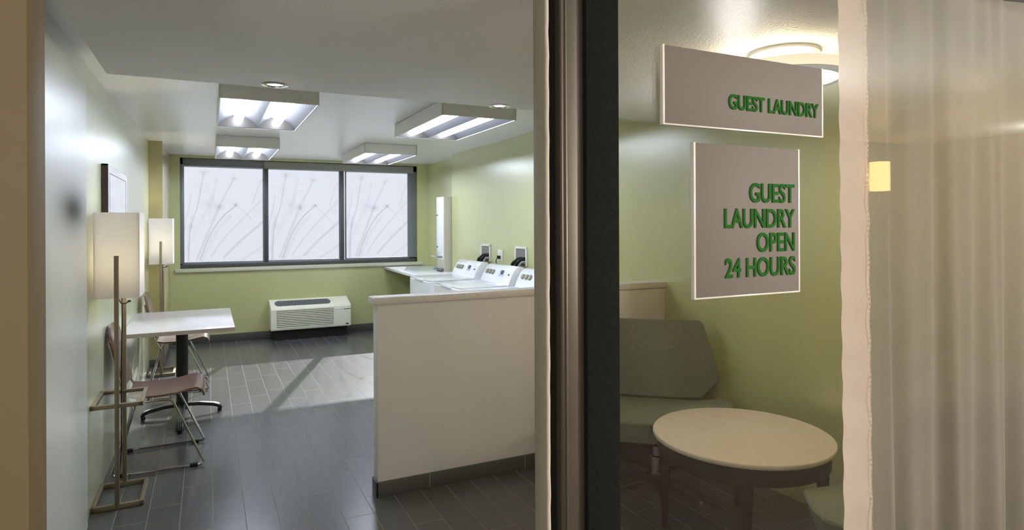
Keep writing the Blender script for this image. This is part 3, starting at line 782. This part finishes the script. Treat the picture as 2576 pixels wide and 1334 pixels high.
# ================================================================== seating corner
def make_armchair():
    root = thing('swivel_armchair', '', 'armchair', group='grey green swivel armchairs')
    # faces -y in its own frame
    def pad(pts, y0, y1, bulge, name, m_, M_):
        bm = MB()
        bm.prism(pts, 'y', y0, y1, .022, 4, M=M_)
        return bm.build(name, m_, root)
    T = Matrix.Translation((0, .245, .425)) @ Matrix.Rotation(math.radians(-10), 4, 'X')
    outline = [(-.26, 0.0), (-.37, .105), (-.375, .14), (-.285, .455), (-.265, .475), (.265, .475), (.285, .455), (.375, .14), (.37, .105), (.26, 0.0)]
    bk = pad(outline, -.035, .045, 0, 'backrest', M['fabric'], T)
    for x in (-.09, .09, 0.27*0):
        if x: MB().lathe([(0, .006), (.008, .004), (.011, -.002)], seg=14, M=T @ Matrix.Translation((x, -.037, .30)) @ Matrix.Rotation(PI/2, 4, 'X')).build('button', M['fabric2'], bk)
    # seat: hexagonal cushion whose sides rise into low wings
    pl = [(-.27, .25), (-.395, .215), (-.45, .09), (-.40, -.02), (-.29, -.20), (-.25, -.225), (.25, -.225), (.29, -.20), (.40, -.02), (.45, .09), (.395, .215), (.27, .25)]
    s = MB(); t = bmesh.new()
    n = len(pl)
    def zt(x, y): return .405+.040*max(0, abs(x)-.27)/.18+.02*max(0, y)/.3
    top = [t.verts.new((x, y, zt(x, y))) for x, y in pl]
    bot = [t.verts.new((x*.86, y*.88, .285)) for x, y in pl]
    c1 = t.verts.new((0, -.03, .425))
    for i in range(n):
        j = (i+1) % n
        t.faces.new((top[i], top[j], c1)); t.faces.new((bot[i], bot[j], top[j], top[i]))
    t.faces.new(bot)
    bmesh.ops.recalc_face_normals(t, faces=list(t.faces))
    eds = [e for e in t.edges if e.verts[0] in top and e.verts[1] in top]
    bmesh.ops.bevel(t, geom=eds, offset=.02, segments=3, profile=.5, affect='EDGES')
    s._merge(t)
    s.build('seat', M['fabric2'], root)
    MB().prism([(x*.80, y*.82) for x, y in pl], 'z', .262, .288, .006).build('under_tray', M['darkwood'], root)
    MB().lathe([(.034, .045), (.034, .15), (.026, .155), (.026, .265)], seg=24).build('pedestal', M['chrome'], root)
    for k in range(4):
        a = k*PI/2+math.radians(42)
        A = Vector((math.cos(a), math.sin(a), 0)); S = Vector((-A.y, A.x, 0))
        t = bmesh.new(); rows = []
        for d, wd, z0, z1 in ((.0, .026, .035, .062), (.36, .018, .024, .042)):
            rows.append([t.verts.new(A*d+S*sx*wd+Vector((0, 0, zz))) for sx, zz in ((-1, z0), (1, z0), (1, z1), (-1, z1))])
        t.faces.new(rows[0]); t.faces.new(rows[1][::-1])
        for i in range(4): t.faces.new((rows[0][i], rows[1][i], rows[1][(i+1) % 4], rows[0][(i+1) % 4]))
        bmesh.ops.recalc_face_normals(t, faces=list(t.faces))
        m_ = MB(); m_._merge(t)
        ar = m_.build('star_leg', mat('satin_steel', (120, 116, 106), .35, metal=.8), root, smooth=False)
        MB().lathe([(0, 0), (.013, 0), (.013, .012), (.008, .026), (0, .026)], A.x*.345, A.y*.345, 14).build('glide', M['chrome'], ar)
    return root
ar = make_armchair(); ar.location = (2.335, 2.875, 0)
ar.rotation_euler.z = math.atan2(-.62, .78)   # faces the doorway
ar['label'] = 'grey green swivel armchair with a winged back, in front of the half wall'
ar2 = copy_tree(ar); ar2.location = (2.41, 1.51, 0); ar2.rotation_euler.z = math.radians(170)
ar2['label'] = 'grey green armchair mostly hidden behind the sheer curtain, only its seat edge showing'

rt = thing('coffee_table', 'round coffee table with pale stone top and dark tapered legs', 'table', (2.275, 2.18, 0))
MB().lathe([(0, .478), (.400, .478), (.408, .481), (.410, .486), (.410, .494), (.407, .499), (.400, .5), (0, .5)], seg=96).build('tabletop', M['stone'], rt)
MB().lathe([(.385, .476), (.385, .40), (.368, .40), (.368, .476)], seg=96, closed=True).build('apron', M['darkwood'], rt)
for k in range(4):
    a = PI/4+k*PI/2+math.radians(2)
    x, y = .352*math.cos(a), .352*math.sin(a)
    Mx = Matrix.Translation((x, y, 0)) @ Matrix.Rotation(a, 4, 'Z')
    t = bmesh.new(); rows = []
    for z, q in ((0, .013), (.40, .026), (.476, .027)):
        rows.append([t.verts.new((sx*q, sy*q, z)) for sx, sy in ((-1, -1), (1, -1), (1, 1), (-1, 1))])
    t.faces.new(rows[0]); t.faces.new(rows[-1][::-1])
    for r_ in range(2):
        for i in range(4): t.faces.new((rows[r_][i], rows[r_+1][i], rows[r_+1][(i+1) % 4], rows[r_][(i+1) % 4]))
    bmesh.ops.recalc_face_normals(t, faces=list(t.faces))
    bmesh.ops.bevel(t, geom=list(t.edges), offset=.003, segments=2, affect='EDGES')
    bmesh.ops.transform(t, matrix=Mx, verts=t.verts)
    m_ = MB(); m_._merge(t); m_.build('leg', M['darkwood'], rt)

# ================================================================== signs on the glass
def text_mesh(body, size, xs, right_x, base_z, y, parent, bold=0.0):
    cu = bpy.data.curves.new('lettering', 'FONT'); cu.body = body; cu.size = size; cu.align_x = 'RIGHT'
    cu.extrude = 0.0012; cu.offset = bold; cu.resolution_u = 6
    ob = bpy.data.objects.new('lettering', cu); col.objects.link(ob)
    dg = bpy.context.evaluated_depsgraph_get(); dg.update()
    me = bpy.data.meshes.new_from_object(ob.evaluated_get(dg)); bpy.data.objects.remove(ob); bpy.data.curves.remove(cu)
    me.name = 'lettering'
    me.transform(Matrix.Translation((right_x, y, base_z)) @ Matrix.Rotation(PI/2, 4, 'X') @ Matrix.Diagonal((xs, 1, 1, 1)))
    me.materials.clear(); me.materials.append(M['green'])
    o = bpy.data.objects.new('lettering', me); col.objects.link(o); o.parent = parent
    return o
def sign(name, label, x0, x1, z0, z1, lines):
    s = thing(name, label, 'sign', (x0, YG-.001, z0))
    b = MB(); b.box(0, x1-x0, -.009, 0, 0, z1-z0, .0012)
    b.build('board', M['acrylic'], s)
    e = MB(); W, H = x1-x0, z1-z0
    e.box(-.0012, .004, -.0098, 0, -.001, H+.001, .0006).box(W-.004, W+.0012, -.0098, 0, -.001, H+.001, .0006).box(0, W, -.0096, -.001, -.0012, .0022, .0004)
    e.build('polished_edge', M['edge'], s)
    for body, size, xs, rx, bz in lines:
        text_mesh(body, size, xs, rx-x0, bz-z0, -.0102, s, 0.0010)
    return s
sign('hanging_sign', 'wide frosted sign reading GUEST LAUNDRY in green, upper one on the glass', .824, 1.298, 1.7005, 1.861,
     [('GUEST LAUNDRY', .0445, .80, 1.281, 1.745)])
sign('notice_sign', 'tall frosted sign reading GUEST LAUNDRY OPEN 24 HOURS in green', .904, 1.2175, 1.342, 1.667,
     [('GUEST', .0585, .80, 1.200, 1.546), ('LAUNDRY', .0585, .80, 1.200, 1.490), ('OPEN', .0585, .80, 1.203, 1.437), ('24 HOURS', .0585, .80, 1.203, 1.383)])

# ================================================================== sheer curtain
cu_ = thing('sheer_curtain', 'beige sheer curtain with a stitched hem hanging behind the glass', 'curtain', (1.38, YG+.034, 0))
CX0, CX1, CZ0, CZ1 = 1.52, 2.82, .015, 2.18
ph = [random.uniform(0, 6.28) for _ in range(6)]
def fold(x, z):
    s = (x-CX0)
    wv = (1.0-.25*math.sin(z*1.3+ph[0]))
    y = .013*math.sin(s*34+ph[1]+.5*math.sin(z*.9+s*3))+.006*math.sin(s*67+ph[2]+.35*z)+.007*math.sin(s*14+ph[3]+.3*z)
    return y*wv*min(1, s/.06)
def cloth(a, c):
    z = CZ0+(CZ1-CZ0)*c; x = CX0+(CX1-CX0)*a
    lean = .018*(1-c) if a < .001 else 0
    return (x-1.38+.012*math.sin(a*31+c*2.2)*min(1, a*12)+.02*(1-c)*(1-a), fold(x, z), z)
MB().grid(cloth, 420, 24).build('drape', M['sheer'], cu_)
def hem(a, c):
    z = CZ0+(CZ1-CZ0)*c
    x = 1.408+.024*(1-c)+a*(.110)
    return (x-1.38, .004*math.sin(a*PI)-.003+.0022*math.sin(z*37)*math.sin(a*3)+.0015*math.sin(z*61+1), z)
MB().grid(hem, 12, 150).build('hem', M['hem'], cu_)['label'] = 'doubled pinkish hem down the edge of the curtain'
stc = MB()
for k in range(170):
    z = .05+k*.0125; x = 1.408+.024*(1-(z-CZ0)/(CZ1-CZ0))+.103
    stc.box(x-1.38-.0008, x-1.38+.0008, -.008, -.006, z, z+.006)
stc.build('stitching', M['edge'], cu_, smooth=False)

# ================================================================== corridor wall sconces (seen only mirrored in the glass)
def make_sconce():
    root = thing('wall_sconce', '', 'wall lamp', group='corridor wall sconces')
    MB().box(-.06, .06, 0, .02, -.06, .06, .004).build('backplate', M['nickel'], root)
    MB().tube([(0, .015, 0), (0, .09, 0)], .012, 10).build('arm', M['nickel'], root)
    MB().lathe([(.100, -.160), (.100, .160), (.096, .160), (.096, -.160)], 0, .14, 40, closed=True).build('glass_shade', M['sconceglow'], root)
    MB().lathe([(0, -.05), (.03, -.04), (.03, .06), (0, .07)], 0, .14, 16).build('bulb', emission_mat('sconce_bulb', (255, 220, 120), 20), root)
    return root
so = make_sconce(); so.location = (6.72, -2.55, 2.01); so['label'] = 'glowing cylinder wall sconce, visible as a reflection in the glass over the curtain'
